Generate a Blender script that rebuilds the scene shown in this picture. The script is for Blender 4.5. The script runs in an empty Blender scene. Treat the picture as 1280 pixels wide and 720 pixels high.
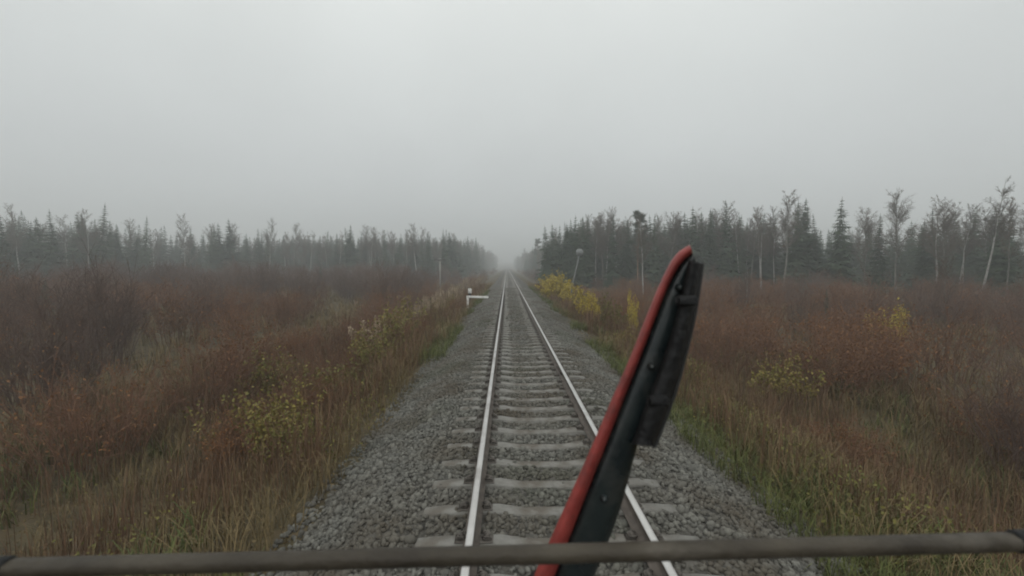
import bpy, math, random
import numpy as np
from mathutils import Vector, Matrix

SC = bpy.context.scene
COL = SC.collection
R = math.radians
RNG = np.random.default_rng(7)
random.seed(7)

# ------------------------------------------------------------------ camera
FPX = 540.0                       # focal length in pixels of the 1280 wide photograph
CX, CY, CZ = -0.475, 0.0, 2.36    # metres; z = 0 is the top of the rails, track centre x = 0
cam = bpy.data.cameras.new("camera")
cam.sensor_width = 36.0
cam.lens = 36.0 * FPX / 1280.0
cam.clip_start = 0.05
cam.clip_end = 6000
cam.dof.use_dof = True            # a phone focused far away: the near wiper and bar go a little soft
cam.dof.focus_distance = 40.0
cam.dof.aperture_fstop = 4.2
camo = bpy.data.objects.new("camera", cam)
COL.objects.link(camo)
camo.location = (CX, CY, CZ)
camo.rotation_euler = (R(90 - 2.86), 0, R(-0.67))
SC.camera = camo

# ------------------------------------------------------------------ world, sun, exposure
SUN_EL, SUN_ROT = 52, 200
w = bpy.data.worlds.new("World")
SC.world = w
w.use_nodes = True
nt = w.node_tree
bg = nt.nodes["Background"]
bg.inputs[1].default_value = 0.1
sky = nt.nodes.new("ShaderNodeTexSky")
sky.sky_type = 'NISHITA'
sky.sun_disc = False
sky.sun_elevation = R(SUN_EL)
sky.sun_rotation = R(SUN_ROT)
sky.dust_density = 6
hs = nt.nodes.new("ShaderNodeHueSaturation")
hs.inputs['Saturation'].default_value = 0.12
hs.inputs['Value'].default_value = 1.0
nt.links.new(sky.outputs[0], hs.inputs['Color'])
tc = nt.nodes.new("ShaderNodeTexCoord")
sx = nt.nodes.new("ShaderNodeSeparateXYZ")
nt.links.new(tc.outputs['Generated'], sx.inputs[0])
rp = nt.nodes.new("ShaderNodeValToRGB")
rp.color_ramp.elements[0].position = 0.0
rp.color_ramp.elements[0].color = (0.610, 0.642, 0.650, 1)
rp.color_ramp.elements[1].position = 0.56
rp.color_ramp.elements[1].color = (0.880, 0.912, 0.892, 1)
e = rp.color_ramp.elements.new(0.20); e.color = (0.665, 0.698, 0.702, 1)
e = rp.color_ramp.elements.new(0.38); e.color = (0.755, 0.790, 0.782, 1)
nt.links.new(sx.outputs['Z'], rp.inputs[0])
# faint unevenness of the cloud deck
cn = nt.nodes.new("ShaderNodeTexNoise")
cn.inputs['Scale'].default_value = 2.2
cn.inputs['Detail'].default_value = 3
nt.links.new(tc.outputs['Generated'], cn.inputs['Vector'])
cm = nt.nodes.new("ShaderNodeMapRange")
cm.inputs[1].default_value = 0.3; cm.inputs[2].default_value = 0.7
cm.inputs[3].default_value = 9.5; cm.inputs[4].default_value = 10.5
nt.links.new(cn.outputs[0], cm.inputs[0])
vm = nt.nodes.new("ShaderNodeVectorMath"); vm.operation = 'SCALE'
nt.links.new(rp.outputs[0], vm.inputs[0])
nt.links.new(cm.outputs[0], vm.inputs['Scale'])
mx = nt.nodes.new("ShaderNodeMix"); mx.data_type = 'RGBA'
mx.inputs[0].default_value = 0.93
nt.links.new(hs.outputs[0], mx.inputs[6])
nt.links.new(vm.outputs[0], mx.inputs[7])
nt.links.new(mx.outputs[2], bg.inputs[0])

sun = bpy.data.lights.new("sun", 'SUN')
sun.energy = 0.5
sun.angle = R(60)
sun.color = (1.0, 0.97, 0.93)
suno = bpy.data.objects.new("sun", sun)
COL.objects.link(suno)
suno.rotation_euler = (R(90 - SUN_EL), 0, R(180 - SUN_ROT))

SC.view_settings.view_transform = 'Standard'
SC.view_settings.look = 'None'
SC.view_settings.exposure = 0.0
SC.view_settings.gamma = 1.0
SC.view_settings.use_curve_mapping = False
SC.render.engine = 'CYCLES'
cy = SC.cycles
cy.use_denoising = True
cy.max_bounces = 5
cy.diffuse_bounces = 3
cy.glossy_bounces = 2
cy.transmission_bounces = 2
cy.volume_bounces = 2
cy.transparent_max_bounces = 4
cy.filter_width = 1.9
cy.use_adaptive_sampling = True
cy.adaptive_threshold = 0.02

# ------------------------------------------------------------------ helpers
def link(name, data=None, parent=None):
    o = bpy.data.objects.new(name, data)
    COL.objects.link(o)
    if parent is not None:
        o.parent = parent
    return o

def tag(o, label=None, cat=None, group=None, kind=None):
    if label: o["label"] = label
    if cat: o["category"] = cat
    if group: o["group"] = group
    if kind: o["kind"] = kind
    return o

def copy_tree(o, parent=None):
    c = o.copy()
    COL.objects.link(c)
    if parent is not None:
        c.parent = parent
    for ch in KIDS.get(o.name, []):
        copy_tree(ch, c)
    return c
KIDS = {}
def part(name, mb, mats, parent, smooth=False):
    o = mb.build(name, mats, parent, smooth)
    KIDS.setdefault(parent.name, []).append(o)
    return o

def unit(a):
    return a / np.maximum(np.linalg.norm(a, axis=-1, keepdims=True), 1e-9)

class MB:
    """collects vertices and faces (tris / quads) and links them as one mesh object"""
    def __init__(s):
        s.V = []; s.Q = []; s.T = []; s.n = 0
    def add(s, v, quads=None, tris=None, mi=0):
        v = np.asarray(v, dtype=np.float64).reshape(-1, 3)
        if quads is not None and len(quads):
            s.Q.append((np.asarray(quads, dtype=np.int64) + s.n, mi))
        if tris is not None and len(tris):
            s.T.append((np.asarray(tris, dtype=np.int64) + s.n, mi))
        s.V.append(v); s.n += len(v)
        return s
    def arrays(s):
        V = np.concatenate(s.V)
        return V
    def mesh(s, name, mats, smooth=False):
        V = s.arrays()
        me = bpy.data.meshes.new(name)
        q = np.concatenate([a for a, _ in s.Q]) if s.Q else np.zeros((0, 4), np.int64)
        t = np.concatenate([a for a, _ in s.T]) if s.T else np.zeros((0, 3), np.int64)
        mi = np.concatenate([np.full(len(a), m) for a, m in s.Q] + [np.full(len(a), m) for a, m in s.T] + [np.zeros(0, int)])
        me.vertices.add(len(V))
        me.vertices.foreach_set("co", V.astype(np.float32).ravel())
        nl = len(q) * 4 + len(t) * 3
        me.loops.add(nl)
        me.loops.foreach_set("vertex_index", np.concatenate([q.ravel(), t.ravel()]).astype(np.int32))
        me.polygons.add(len(q) + len(t))
        st = np.concatenate([np.arange(len(q)) * 4, len(q) * 4 + np.arange(len(t)) * 3]).astype(np.int32)
        me.polygons.foreach_set("loop_start", st)
        for m in (mats if isinstance(mats, (list, tuple)) else [mats]):
            me.materials.append(m)
        me.polygons.foreach_set("material_index", mi.astype(np.int32))
        if smooth:
            me.polygons.foreach_set("use_smooth", np.ones(len(q) + len(t), dtype=bool))
        me.update(calc_edges=True)
        me.validate()
        return me
    def build(s, name, mats, parent=None, smooth=False):
        return link(name, s.mesh(name, mats, smooth), parent)

def prisms(mb, P0, P1, r0, r1, mi=0, n=3):
    P0 = np.atleast_2d(P0); P1 = np.atleast_2d(P1); N = len(P0)
    r0 = np.broadcast_to(r0, (N,)); r1 = np.broadcast_to(r1, (N,))
    d = unit(P1 - P0)
    ref = np.where(np.abs(d[:, 2:3]) > 0.9, np.array([[1., 0, 0]]), np.array([[0, 0, 1.]]))
    a = unit(np.cross(d, ref)); b = np.cross(d, a)
    V = np.zeros((N, 2 * n, 3))
    for k in range(n):
        th = 2 * math.pi * k / n
        o = a * math.cos(th) + b * math.sin(th)
        V[:, k] = P0 + o * r0[:, None]
        V[:, n + k] = P1 + o * r1[:, None]
    f = np.array([[k, (k + 1) % n, n + (k + 1) % n, n + k] for k in range(n)])
    Q = (np.arange(N) * 2 * n)[:, None, None] + f[None]
    mb.add(V.reshape(-1, 3), Q.reshape(-1, 4), mi=mi)

def tube(mb, pts, rad, n=8, mi=0, cap=True):
    pts = np.asarray(pts, float); m = len(pts)
    rad = np.broadcast_to(rad, (m,))
    d = unit(np.gradient(pts, axis=0))
    V = []
    for i in range(m):
        ref = np.array([1., 0, 0]) if abs(d[i, 2]) > 0.8 else np.array([0, 0, 1.])
        a = unit(np.cross(d[i], ref)); b = np.cross(d[i], a)
        for k in range(n):
            th = 2 * math.pi * k / n
            V.append(pts[i] + rad[i] * (a * math.cos(th) + b * math.sin(th)))
    Q = [[i * n + k, i * n + (k + 1) % n, (i + 1) * n + (k + 1) % n, (i + 1) * n + k] for i in range(m - 1) for k in range(n)]
    T = []
    if cap:
        V.append(pts[0]); V.append(pts[-1]); c0 = m * n; c1 = c0 + 1
        T = [[c0, (k + 1) % n, k] for k in range(n)] + [[c1, (m - 1) * n + k, (m - 1) * n + (k + 1) % n] for k in range(n)]
    mb.add(V, Q, T, mi=mi)

def box(mb, c, s, rot=None, mi=0, bev=0.0):
    """box with chamfered edges (centre c, full size s)"""
    hx, hy, hz = [v / 2 for v in s]
    b = min(bev, hx * .9, hy * .9, hz * .9)
    if b <= 0:
        V = np.array([[x, y, z] for x in (-hx, hx) for y in (-hy, hy) for z in (-hz, hz)])
        Q = [[0, 1, 3, 2], [4, 6, 7, 5], [0, 4, 5, 1], [2, 3, 7, 6], [0, 2, 6, 4], [1, 5, 7, 3]]
        T = []
    else:
        V = []; idx = {}
        for sx_ in (-1, 1):
            for sy_ in (-1, 1):
                for sz_ in (-1, 1):
                    for ax in range(3):
                        p = [sx_ * hx, sy_ * hy, sz_ * hz]
                        for j in range(3):
                            if j != ax:
                                p[j] -= (sx_, sy_, sz_)[j] * b
                        idx[(sx_, sy_, sz_, ax)] = len(V); V.append(p)
        V = np.array(V); Q = []; T = []
        S = (-1, 1)
        for ax in range(3):
            o1, o2 = [k for k in range(3) if k != ax]
            for s_ in S:
                f = []
                for u, v in ((-1, -1), (1, -1), (1, 1), (-1, 1)):
                    k = [0, 0, 0]; k[ax] = s_; k[o1] = u; k[o2] = v
                    f.append(idx[(k[0], k[1], k[2], ax)])
                Q.append(f)
        for ax in range(3):
            o1, o2 = [k for k in range(3) if k != ax]
            for u in S:
                for v in S:
                    k = [0, 0, 0]; k[o1] = u; k[o2] = v
                    a = k[:]; a[ax] = -1; c_ = k[:]; c_[ax] = 1
                    Q.append([idx[(*a, o1)], idx[(*c_, o1)], idx[(*c_, o2)], idx[(*a, o2)]])
        for a in S:
            for b_ in S:
                for c_ in S:
                    T.append([idx[(a, b_, c_, k)] for k in range(3)])
    V = np.asarray(V, float)
    if rot is not None:
        V = V @ np.array(rot).T
    mb.add(V + np.asarray(c, float), Q, T, mi=mi)

def leaves(mb, C, size, rng, aspect=0.6, mi=0, up=0.0):
    """leaf-sized pointed quads, a little folded, at the points C"""
    N = len(C)
    u = unit(rng.normal(size=(N, 3)))
    v = rng.normal(size=(N, 3)); v[:, 2] += up
    v = unit(np.cross(u, v)); n = np.cross(u, v)
    s = np.broadcast_to(size, (N,)) * rng.uniform(.6, 1.3, N)
    s = s[:, None]
    V = np.stack([C - u * s, C + v * s * aspect + n * s * .15, C + u * s, C - v * s * aspect + n * s * .15], 1)
    Q = np.arange(N * 4).reshape(N, 4)
    mb.add(V.reshape(-1, 3), Q, mi=mi)

def blades(mb, B, h, wd, lean, rng, mi=0):
    """curved tapering grass blades"""
    N = len(B)
    h = np.broadcast_to(h, (N,))[:, None] * rng.uniform(.55, 1.25, (N, 1))
    wd = np.broadcast_to(wd, (N,))[:, None]
    a = rng.uniform(0, 2 * math.pi, N)
    d = np.stack([np.cos(a), np.sin(a), 0 * a], 1)
    sd = np.stack([-np.sin(a), np.cos(a), 0 * a], 1)
    ln = (np.abs(rng.normal(lean, lean * .6, (N, 1))))
    z = np.array([[0, 0, 1.]])
    m = B + z * h * .55 + d * h * ln * .3
    m2 = B + z * h * .85 + d * h * ln * .7
    t = B + z * h * (1 - .3 * np.minimum(ln, 1.5)) + d * h * ln * 1.15
    V = np.stack([B - sd * wd, B + sd * wd, m - sd * wd * .85, m + sd * wd * .85, m2 - sd * wd * .55, m2 + sd * wd * .55, t], 1)
    i = (np.arange(N) * 7)[:, None]
    mb.add(V.reshape(-1, 3), np.concatenate([i + np.array([[0, 1, 3, 2]]), i + np.array([[2, 3, 5, 4]])]), i + np.array([[4, 5, 6]]), mi=mi)

def rgba(c):
    return (c[0], c[1], c[2], 1)

def stain(m, col, scale, lo, hi, amt):
    """blotches of rust, oil and dust with a shape of their own"""
    n = m.node_tree.nodes; l = m.node_tree.links; p = n['Principled BSDF']
    src = p.inputs['Base Color'].links[0].from_socket
    t = n.new('ShaderNodeTexCoord'); z = n.new('ShaderNodeTexNoise'); z.inputs['Scale'].default_value = scale; z.inputs['Detail'].default_value = 5
    l.new(t.outputs['Object'], z.inputs['Vector'])
    mr = n.new('ShaderNodeMapRange'); mr.inputs[1].default_value = lo; mr.inputs[2].default_value = hi; mr.inputs[3].default_value = 0; mr.inputs[4].default_value = amt
    l.new(z.outputs[0], mr.inputs[0])
    x = n.new('ShaderNodeMix'); x.data_type = 'RGBA'; l.new(mr.outputs[0], x.inputs[0]); l.new(src, x.inputs[6]); x.inputs[7].default_value = rgba(col)
    l.new(x.outputs[2], p.inputs['Base Color'])

def mat(name, c1, c2, scale=4.0, rough=0.85, bump=0.0, bscale=None, metal=0.0, island=False, c3=None, spec=0.3, stretch=None, transl=0.0):
    m = bpy.data.materials.new(name)
    m.use_nodes = True
    n = m.node_tree.nodes; l = m.node_tree.links
    p = n["Principled BSDF"]
    p.inputs['Roughness'].default_value = rough
    p.inputs['Metallic'].default_value = metal
    p.inputs['Specular IOR Level'].default_value = spec
    tcn = n.new("ShaderNodeTexCoord")
    vec = tcn.outputs['Object']
    if stretch:
        mp = n.new("ShaderNodeMapping"); mp.inputs['Scale'].default_value = stretch
        l.new(vec, mp.inputs[0]); vec = mp.outputs[0]
    nz = n.new("ShaderNodeTexNoise"); nz.inputs['Scale'].default_value = scale; nz.inputs['Detail'].default_value = 6
    nz.inputs['Roughness'].default_value = 0.65
    l.new(vec, nz.inputs['Vector'])
    rm = n.new("ShaderNodeValToRGB")
    rm.color_ramp.elements[0].position = 0.32; rm.color_ramp.elements[0].color = rgba(c1)
    rm.color_ramp.elements[1].position = 0.68; rm.color_ramp.elements[1].color = rgba(c2)
    if c3:
        el = rm.color_ramp.elements.new(0.5); el.color = rgba(c3)
    if island:
        g = n.new("ShaderNodeNewGeometry")
        oi = n.new("ShaderNodeObjectInfo")
        ad = n.new("ShaderNodeMath"); ad.operation = 'MULTIPLY_ADD'
        ad.inputs[1].default_value = 0.42
        l.new(g.outputs['Random Per Island'], ad.inputs[0])
        a2 = n.new("ShaderNodeMath"); a2.operation = 'MULTIPLY'; a2.inputs[1].default_value = 0.42
        l.new(oi.outputs['Random'], a2.inputs[0])
        a3 = n.new("ShaderNodeMath"); a3.operation = 'MULTIPLY_ADD'; a3.inputs[1].default_value = 0.20
        l.new(nz.outputs[0], a3.inputs[0]); l.new(a2.outputs[0], a3.inputs[2])
        l.new(a3.outputs[0], ad.inputs[2])
        l.new(ad.outputs[0], rm.inputs[0])
        rm.color_ramp.elements[0].position = 0.12; rm.color_ramp.elements[-1].position = 0.88
    else:
        l.new(nz.outputs[0], rm.inputs[0])
    l.new(rm.outputs[0], p.inputs['Base Color'])
    if bump:
        nb = n.new("ShaderNodeTexNoise"); nb.inputs['Scale'].default_value = bscale or scale * 4; nb.inputs['Detail'].default_value = 5
        l.new(vec, nb.inputs['Vector'])
        bp = n.new("ShaderNodeBump"); bp.inputs['Strength'].default_value = bump; bp.inputs['Distance'].default_value = 0.02
        l.new(nb.outputs[0], bp.inputs['Height']); l.new(bp.outputs[0], p.inputs['Normal'])
    return m

M = {}
M['soil'] = mat('soil_litter', (.055, .042, .026), (.13, .095, .055), 1.4, .95, .6, 9, c3=(.085, .07, .038))
M['stone'] = mat('ballast_stone', (.068, .067, .060), (.25, .245, .215), 9, .8, .25, 60, island=True, c3=(.125, .122, .108))
M['rail_top'] = mat('rail_worn_steel', (.56, .54, .52), (.70, .68, .66), 3, .36, 0, metal=.9)
M['rail_side'] = mat('rail_rust', (.085, .072, .062), (.16, .135, .115), 7, .7, .2, 30, metal=.15)
M['concrete'] = mat('sleeper_concrete', (.12, .112, .098), (.29, .282, .258), 2.2, .85, .35, 40, c3=(.215, .208, .19))
M['clip'] = mat('fastening_steel', (.09, .08, .07), (.19, .17, .15), 20, .6, .1, metal=.4)
M['spruce'] = mat('spruce_needles', (.028, .048, .030), (.090, .124, .072), 1.2, .8, island=True)
M['spruce_bark'] = mat('spruce_bark', (.07, .06, .05), (.16, .14, .12), 6, .95, .5, 20, stretch=(1, 1, .25))
M['birch_bark'] = mat('birch_bark', (.16, .15, .14), (.46, .45, .43), 2.5, .8, .2, 12, stretch=(1, 1, 2.2), c3=(.40, .39, .37))
M['aspen_bark'] = mat('aspen_bark', (.13, .125, .11), (.25, .24, .21), 3, .9, .3, 14)
M['twig'] = mat('bare_twigs', (.090, .076, .062), (.19, .160, .132), 2, .9, island=True)
M['pine_bark'] = mat('pine_bark', (.12, .075, .045), (.21, .13, .08), 4, .95, .4, 18)
M['pine'] = mat('pine_needles', (.018, .032, .018), (.05, .07, .035), 1.2, .8, island=True)
M['willow'] = mat('willow_stems', (.110, .062, .040), (.26, .145, .092), 1.5, .85, island=True)
M['willow_leaf'] = mat('russet_leaves', (.13, .062, .028), (.33, .155, .06), 1.5, .8, island=True)
M['sapling'] = mat('sapling_twigs', (.095, .066, .054), (.21, .145, .115), 1.5, .9, island=True)
M['yellow_leaf'] = mat('yellow_leaves', (.24, .19, .03), (.58, .45, .07), 2, .7, island=True, c3=(.42, .33, .045))
M['olive_leaf'] = mat('olive_leaves', (.085, .085, .026), (.30, .235, .065), 2, .75, island=True, c3=(.165, .155, .042))
M['grass'] = mat('green_grass', (.055, .075, .022), (.17, .175, .055), .8, .8, island=True)
M['dry'] = mat('dry_grass', (.095, .078, .035), (.30, .215, .11), .8, .85, island=True)
M['weed'] = mat('dead_weed', (.075, .048, .03), (.20, .12, .07), .8, .9, island=True)
M['plume'] = mat('reed_plume', (.26, .19, .13), (.50, .40, .28), 2, .9, island=True)
M['white'] = mat('white_paint', (.62, .60, .57), (.80, .79, .76), 4, .6, .15, 20)
M['dirty_white'] = mat('grey_white_paint', (.18, .19, .185), (.29, .30, .295), 3, .7, .1, 20)
M['black'] = mat('black_paint', (.018, .018, .018), (.035, .035, .035), 5, .55, .1, 20)
M['wood'] = mat('weathered_wood', (.24, .23, .21), (.40, .38, .35), 5, .9, .4, 24, stretch=(1, 1, .15))
M['porcelain'] = mat('insulator', (.05, .045, .04), (.10, .09, .08), 9, .3)
M['red'] = mat('red_edge', (.17, .028, .024), (.34, .055, .046), 30, .42, .08, 160, spec=.4)
M['gloss'] = mat('black_gloss', (.006, .011, .013), (.022, .030, .030), 14, .26, .05, 120, spec=.5)
M['rubber'] = mat('black_rubber', (.005, .005, .006), (.018, .018, .018), 20, .55, .4, 90, spec=.25)
M['lip'] = mat('rubber_lip', (.02, .02, .02), (.045, .045, .045), 12, .7)
M['bar'] = mat('bar_paint', (.038, .031, .023), (.075, .063, .046), 9, .55, .25, 60)

stain(M['stone'], (.085, .068, .048), .9, .42, .66, .75)
stain(M['stone'], (.06, .066, .04), .35, .5, .7, .6)
stain(M['concrete'], (.10, .082, .062), 3.2, .45, .65, .8)
stain(M['rail_top'], (.25, .21, .18), 1.7, .55, .75, .6)
stain(M['gloss'], (.05, .05, .046), 26, .52, .72, .55)
stain(M['red'], (.10, .03, .026), 34, .5, .68, .7)
stain(M['white'], (.34, .31, .27), 5, .48, .66, .6)
stain(M['bar'], (.12, .105, .085), 14, .56, .66, .6)

def noise2(x, y, s, seed):
    """smooth value noise, vectorised"""
    x = np.asarray(x, float) / s; y = np.asarray(y, float) / s
    xi = np.floor(x).astype(np.int64); yi = np.floor(y).astype(np.int64)
    fx = x - xi; fy = y - yi
    fx = fx * fx * (3 - 2 * fx); fy = fy * fy * (3 - 2 * fy)
    def h(a, b):
        v = np.sin(a * 127.1 + b * 311.7 + seed * 74.7) * 43758.5453
        return v - np.floor(v)
    return (h(xi, yi) * (1 - fx) + h(xi + 1, yi) * fx) * (1 - fy) + (h(xi, yi + 1) * (1 - fx) + h(xi + 1, yi + 1) * fx) * fy

# ------------------------------------------------------------------ terrain
def grade(y):
    y = np.asarray(y, float)
    t = np.clip(y - 430, 0, None)
    return np.where(t < 500, t * t * 3.0e-5, 7.5 + (t - 500) * .02)

def ground(x, y):
    x = np.asarray(x, float); y = np.asarray(y, float)
    e = np.abs(x)
    a = np.interp(e, [0, 2.3, 3.0, 4.2, 6.5, 9, 30, 200], [-.62, -.62, -.66, -.98, -1.85, -2.0, -1.7, -1.2])
    k = np.clip((e - 2.2) / 3, 0, 1)
    n = (noise2(x, y, 7, 1) - .5) * .45 + (noise2(x, y, 2.1, 2) - .5) * .22 + (noise2(x, y, .7, 3) - .5) * .08
    return a + n * k + grade(y)

def bed(x, y):
    e = np.abs(np.asarray(x, float)); y = np.asarray(y, float)
    z = np.interp(e, [0, .35, .62, .9, 1.2, 1.75, 2.5, 3.4], [-.256, -.252, -.240, -.236, -.232, -.256, -.55, -.98])
    z = z + (noise2(x, y, .55, 5) - .5) * .05 + (noise2(x, y, 1.9, 6) - .5) * .10 * np.clip((e - 1.5), 0, 1)
    # stones heaped over the middle of the sleepers further on
    z = z + .055 * np.exp(-(e / .36) ** 2) * np.clip((y - 10) / 5, 0, 1) * (.45 + 1.1 * noise2(x, y, 2.6, 8))
    return z + grade(y)

def grid(mb, xs, ys, fz):
    X, Y = np.meshgrid(xs, ys)
    Z = fz(X, Y)
    V = np.stack([X, Y, Z], -1).reshape(-1, 3)
    nx, ny = len(xs), len(ys)
    i = (np.arange(ny - 1)[:, None] * nx + np.arange(nx - 1)[None]).reshape(-1, 1)
    mb.add(V, i + np.array([[0, 1, nx + 1, nx]]))

xs = np.concatenate([-np.geomspace(12, 900, 40)[::-1], np.arange(-11.8, 11.9, .25), np.geomspace(12, 900, 40)])
ys = np.concatenate([[-60, -30, -15], np.arange(-10, 40, .3), np.geomspace(40, 1500, 150)])
g = MB(); grid(g, xs, ys, ground)
gm = g.build('ground', M['soil'], None, True); tag(gm, kind='structure')

# ballast bed: stones at two scales as colour and relief
def ballast_material():
    m = bpy.data.materials.new('ballast'); m.use_nodes = True
    n = m.node_tree.nodes; l = m.node_tree.links; p = n["Principled BSDF"]
    p.inputs['Roughness'].default_value = .85; p.inputs['Specular IOR Level'].default_value = .25
    t = n.new("ShaderNodeTexCoord")
    v = n.new("ShaderNodeTexVoronoi"); v.inputs['Scale'].default_value = 17; v.inputs['Randomness'].default_value = 1
    l.new(t.outputs['Object'], v.inputs['Vector'])
    r = n.new("ShaderNodeValToRGB")
    r.color_ramp.elements[0].color = (.04, .038, .034, 1); r.color_ramp.elements[1].color = (.16, .152, .135, 1)
    sp = n.new("ShaderNodeSeparateColor"); l.new(v.outputs['Color'], sp.inputs[0]); l.new(sp.outputs[0], r.inputs[0])
    # oil and brake dust between the rails: a long stain of its own
    nz = n.new("ShaderNodeTexNoise"); nz.inputs['Scale'].default_value = .6; nz.inputs['Detail'].default_value = 5
    l.new(t.outputs['Object'], nz.inputs['Vector'])
    mx = n.new("ShaderNodeMix"); mx.data_type = 'RGBA'; mx.blend_type = 'MULTIPLY'
    mr = n.new("ShaderNodeMapRange"); mr.inputs[1].default_value = .35; mr.inputs[2].default_value = .7; mr.inputs[3].default_value = 0; mr.inputs[4].default_value = .8
    l.new(nz.outputs[0], mr.inputs[0]); l.new(mr.outputs[0], mx.inputs[0])
    l.new(r.outputs[0], mx.inputs[6]); mx.inputs[7].default_value = (.72, .68, .62, 1)
    l.new(mx.outputs[2], p.inputs['Base Color'])
    b = n.new("ShaderNodeBump"); b.inputs['Strength'].default_value = .9; b.inputs['Distance'].default_value = .03
    b.invert = True
    l.new(v.outputs['Distance'], b.inputs['Height']); l.new(b.outputs[0], p.inputs['Normal'])
    return m
M['ballast'] = ballast_material()
xs = np.arange(-3.4, 3.41, .1)
ys = np.concatenate([np.arange(-10, 30, .12), np.geomspace(30, 1300, 200)])
b_ = MB(); grid(b_, xs, ys, bed)
bm_ = b_.build('ballast_bed', M['ballast'], None, True); tag(bm_, kind='structure')

# ------------------------------------------------------------------ loose ballast stones (stuff)
def icosa():
    p = (1 + 5 ** .5) / 2
    V = np.array([[-1, p, 0], [1, p, 0], [-1, -p, 0], [1, -p, 0], [0, -1, p], [0, 1, p], [0, -1, -p], [0, 1, -p], [p, 0, -1], [p, 0, 1], [-p, 0, -1], [-p, 0, 1]])
    F = np.array([[0, 11, 5], [0, 5, 1], [0, 1, 7], [0, 7, 10], [0, 10, 11], [1, 5, 9], [5, 11, 4], [11, 10, 2], [10, 7, 6], [7, 1, 8], [3, 9, 4], [3, 4, 2], [3, 2, 6], [3, 6, 8], [3, 8, 9], [4, 9, 5], [2, 4, 11], [6, 2, 10], [8, 6, 7], [9, 8, 1]])
    return V / np.linalg.norm(V[0]), F
SP = 0.545        # sleeper spacing
S0 = 1.20         # first sleeper
def stones(N, y0, y1, rad, rng, pw=1.0):
    V0, F0 = icosa()
    y = y0 + (y1 - y0) * rng.uniform(0, 1, N) ** pw
    x = rng.uniform(-3.05, 3.05, N)
    ph = np.abs(((y - S0 + SP / 2) % SP) - SP / 2)
    keep = ~((np.abs(x) < 1.36) & (ph < .108) & (rng.uniform(0, 1, N) < .93))
    keep &= ~((np.abs(np.abs(x) - .797) < .09))
    keep &= (np.abs(x) < 2.75) | (rng.uniform(0, 1, N) < .5)
    x = x[keep]; y = y[keep]; N = len(x)
    q = unit(rng.normal(size=(N, 4)))
    a, b, c, d = q.T
    Rm = np.stack([np.stack([1 - 2 * (c * c + d * d), 2 * (b * c - a * d), 2 * (b * d + a * c)], 1),
                   np.stack([2 * (b * c + a * d), 1 - 2 * (b * b + d * d), 2 * (c * d - a * b)], 1),
                   np.stack([2 * (b * d - a * c), 2 * (c * d + a * b), 1 - 2 * (b * b + c * c)], 1)], 1)
    s = rad * np.exp(rng.normal(0, .28, (N, 1, 1))) * rng.uniform(.6, 1.25, (N, 1, 3))
    V = V0[None] * s * rng.uniform(.75, 1.2, (N, 12, 1))
    V = np.einsum('nij,nkj->nki', Rm, V)
    z = np.maximum(bed(x, y), ground(x, y)) + rng.uniform(-.004, .018, N)
    V += np.stack([x, y, z], 1)[:, None, :]
    F = (np.arange(N) * 12)[:, None, None] + F0[None]
    mb = MB(); mb.add(V.reshape(-1, 3), None, F.reshape(-1, 3))
    return mb
st_mb = stones(60000, -1, 16, .0265, RNG)
m2 = stones(42000, 16, 52, .034, RNG, .8)
st_mb.add(m2.arrays(), None, m2.T[0][0])
so = st_mb.build('ballast_stones', M['stone']); tag(so, 'grey crushed stones covering the trackbed around the sleepers', 'ballast', kind='stuff')

# ------------------------------------------------------------------ sleepers
ORD = ['first', 'second', 'third', 'fourth', 'fifth', 'sixth', 'seventh', 'eighth', 'ninth', 'tenth', 'eleventh', 'twelfth', 'thirteenth', 'fourteenth', 'fifteenth', 'sixteenth', 'seventeenth', 'eighteenth', 'nineteenth', 'twentieth']
def sleeper_geo(mb, y=0., z=0.):
    xs = [-1.35, -1.33, -1.1, -.55, -.3, .3, .55, 1.1, 1.33, 1.35]
    tz = [-.235, -.215, -.197, -.190, -.222, -.222, -.190, -.197, -.215, -.235]
    wt = [.055, .066, .072, .078, .068, .068, .078, .072, .066, .055]
    V = []; 
    for x, t, h in zip(xs, tz, wt):
        V += [[x, y - .118, z - .36], [x, y - h - .010, z + t - .014], [x, y - h, z + t], [x, y + h, z + t], [x, y + h + .010, z + t - .014], [x, y + .118, z - .36]]
    Q = [[i * 6 + k, (i + 1) * 6 + k, (i + 1) * 6 + k + 1, i * 6 + k + 1] for i in range(len(xs) - 1) for k in range(5)]
    e = (len(xs) - 1) * 6
    Q += [[0, 1, 4, 5], [1, 2, 3, 4], [e + 5, e + 4, e + 1, e], [e + 4, e + 3, e + 2, e + 1]]
    mb.add(V, Q)
def clip_geo(sx_):
    mb = MB()
    x = .797 * sx_
    box(mb, (x, 0, -.1855), (.36, .12, .0105), bev=.003)
    for s in (-1, 1):
        box(mb, (x + s * .125, 0, -.172), (.085, .06, .024), bev=.006)
        tube(mb, [[x + s * .12, 0, -.165], [x + s * .12, 0, -.125]], [.016, .014], 6)
        tube(mb, [[x + s * .12, 0, -.150], [x + s * .12, 0, -.132]], [.028, .028], 6)
        tube(mb, [[x + s * .075, -.03, -.15], [x + s * .10, -.045, -.135], [x + s * .15, -.03, -.15], [x + s * .15, .03, -.15], [x + s * .10, .045, -.135], [x + s * .075, .03, -.15]], .009, 5)
    return mb
clipL, clipR = clip_geo(-1).mesh('rail_fastening', M['clip']), clip_geo(1).mesh('rail_fastening', M['clip'])
mb = MB(); sleeper_geo(mb); sl_me = mb.mesh('sleeper', M['concrete'])
NS = 240
first_seen = 5
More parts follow.
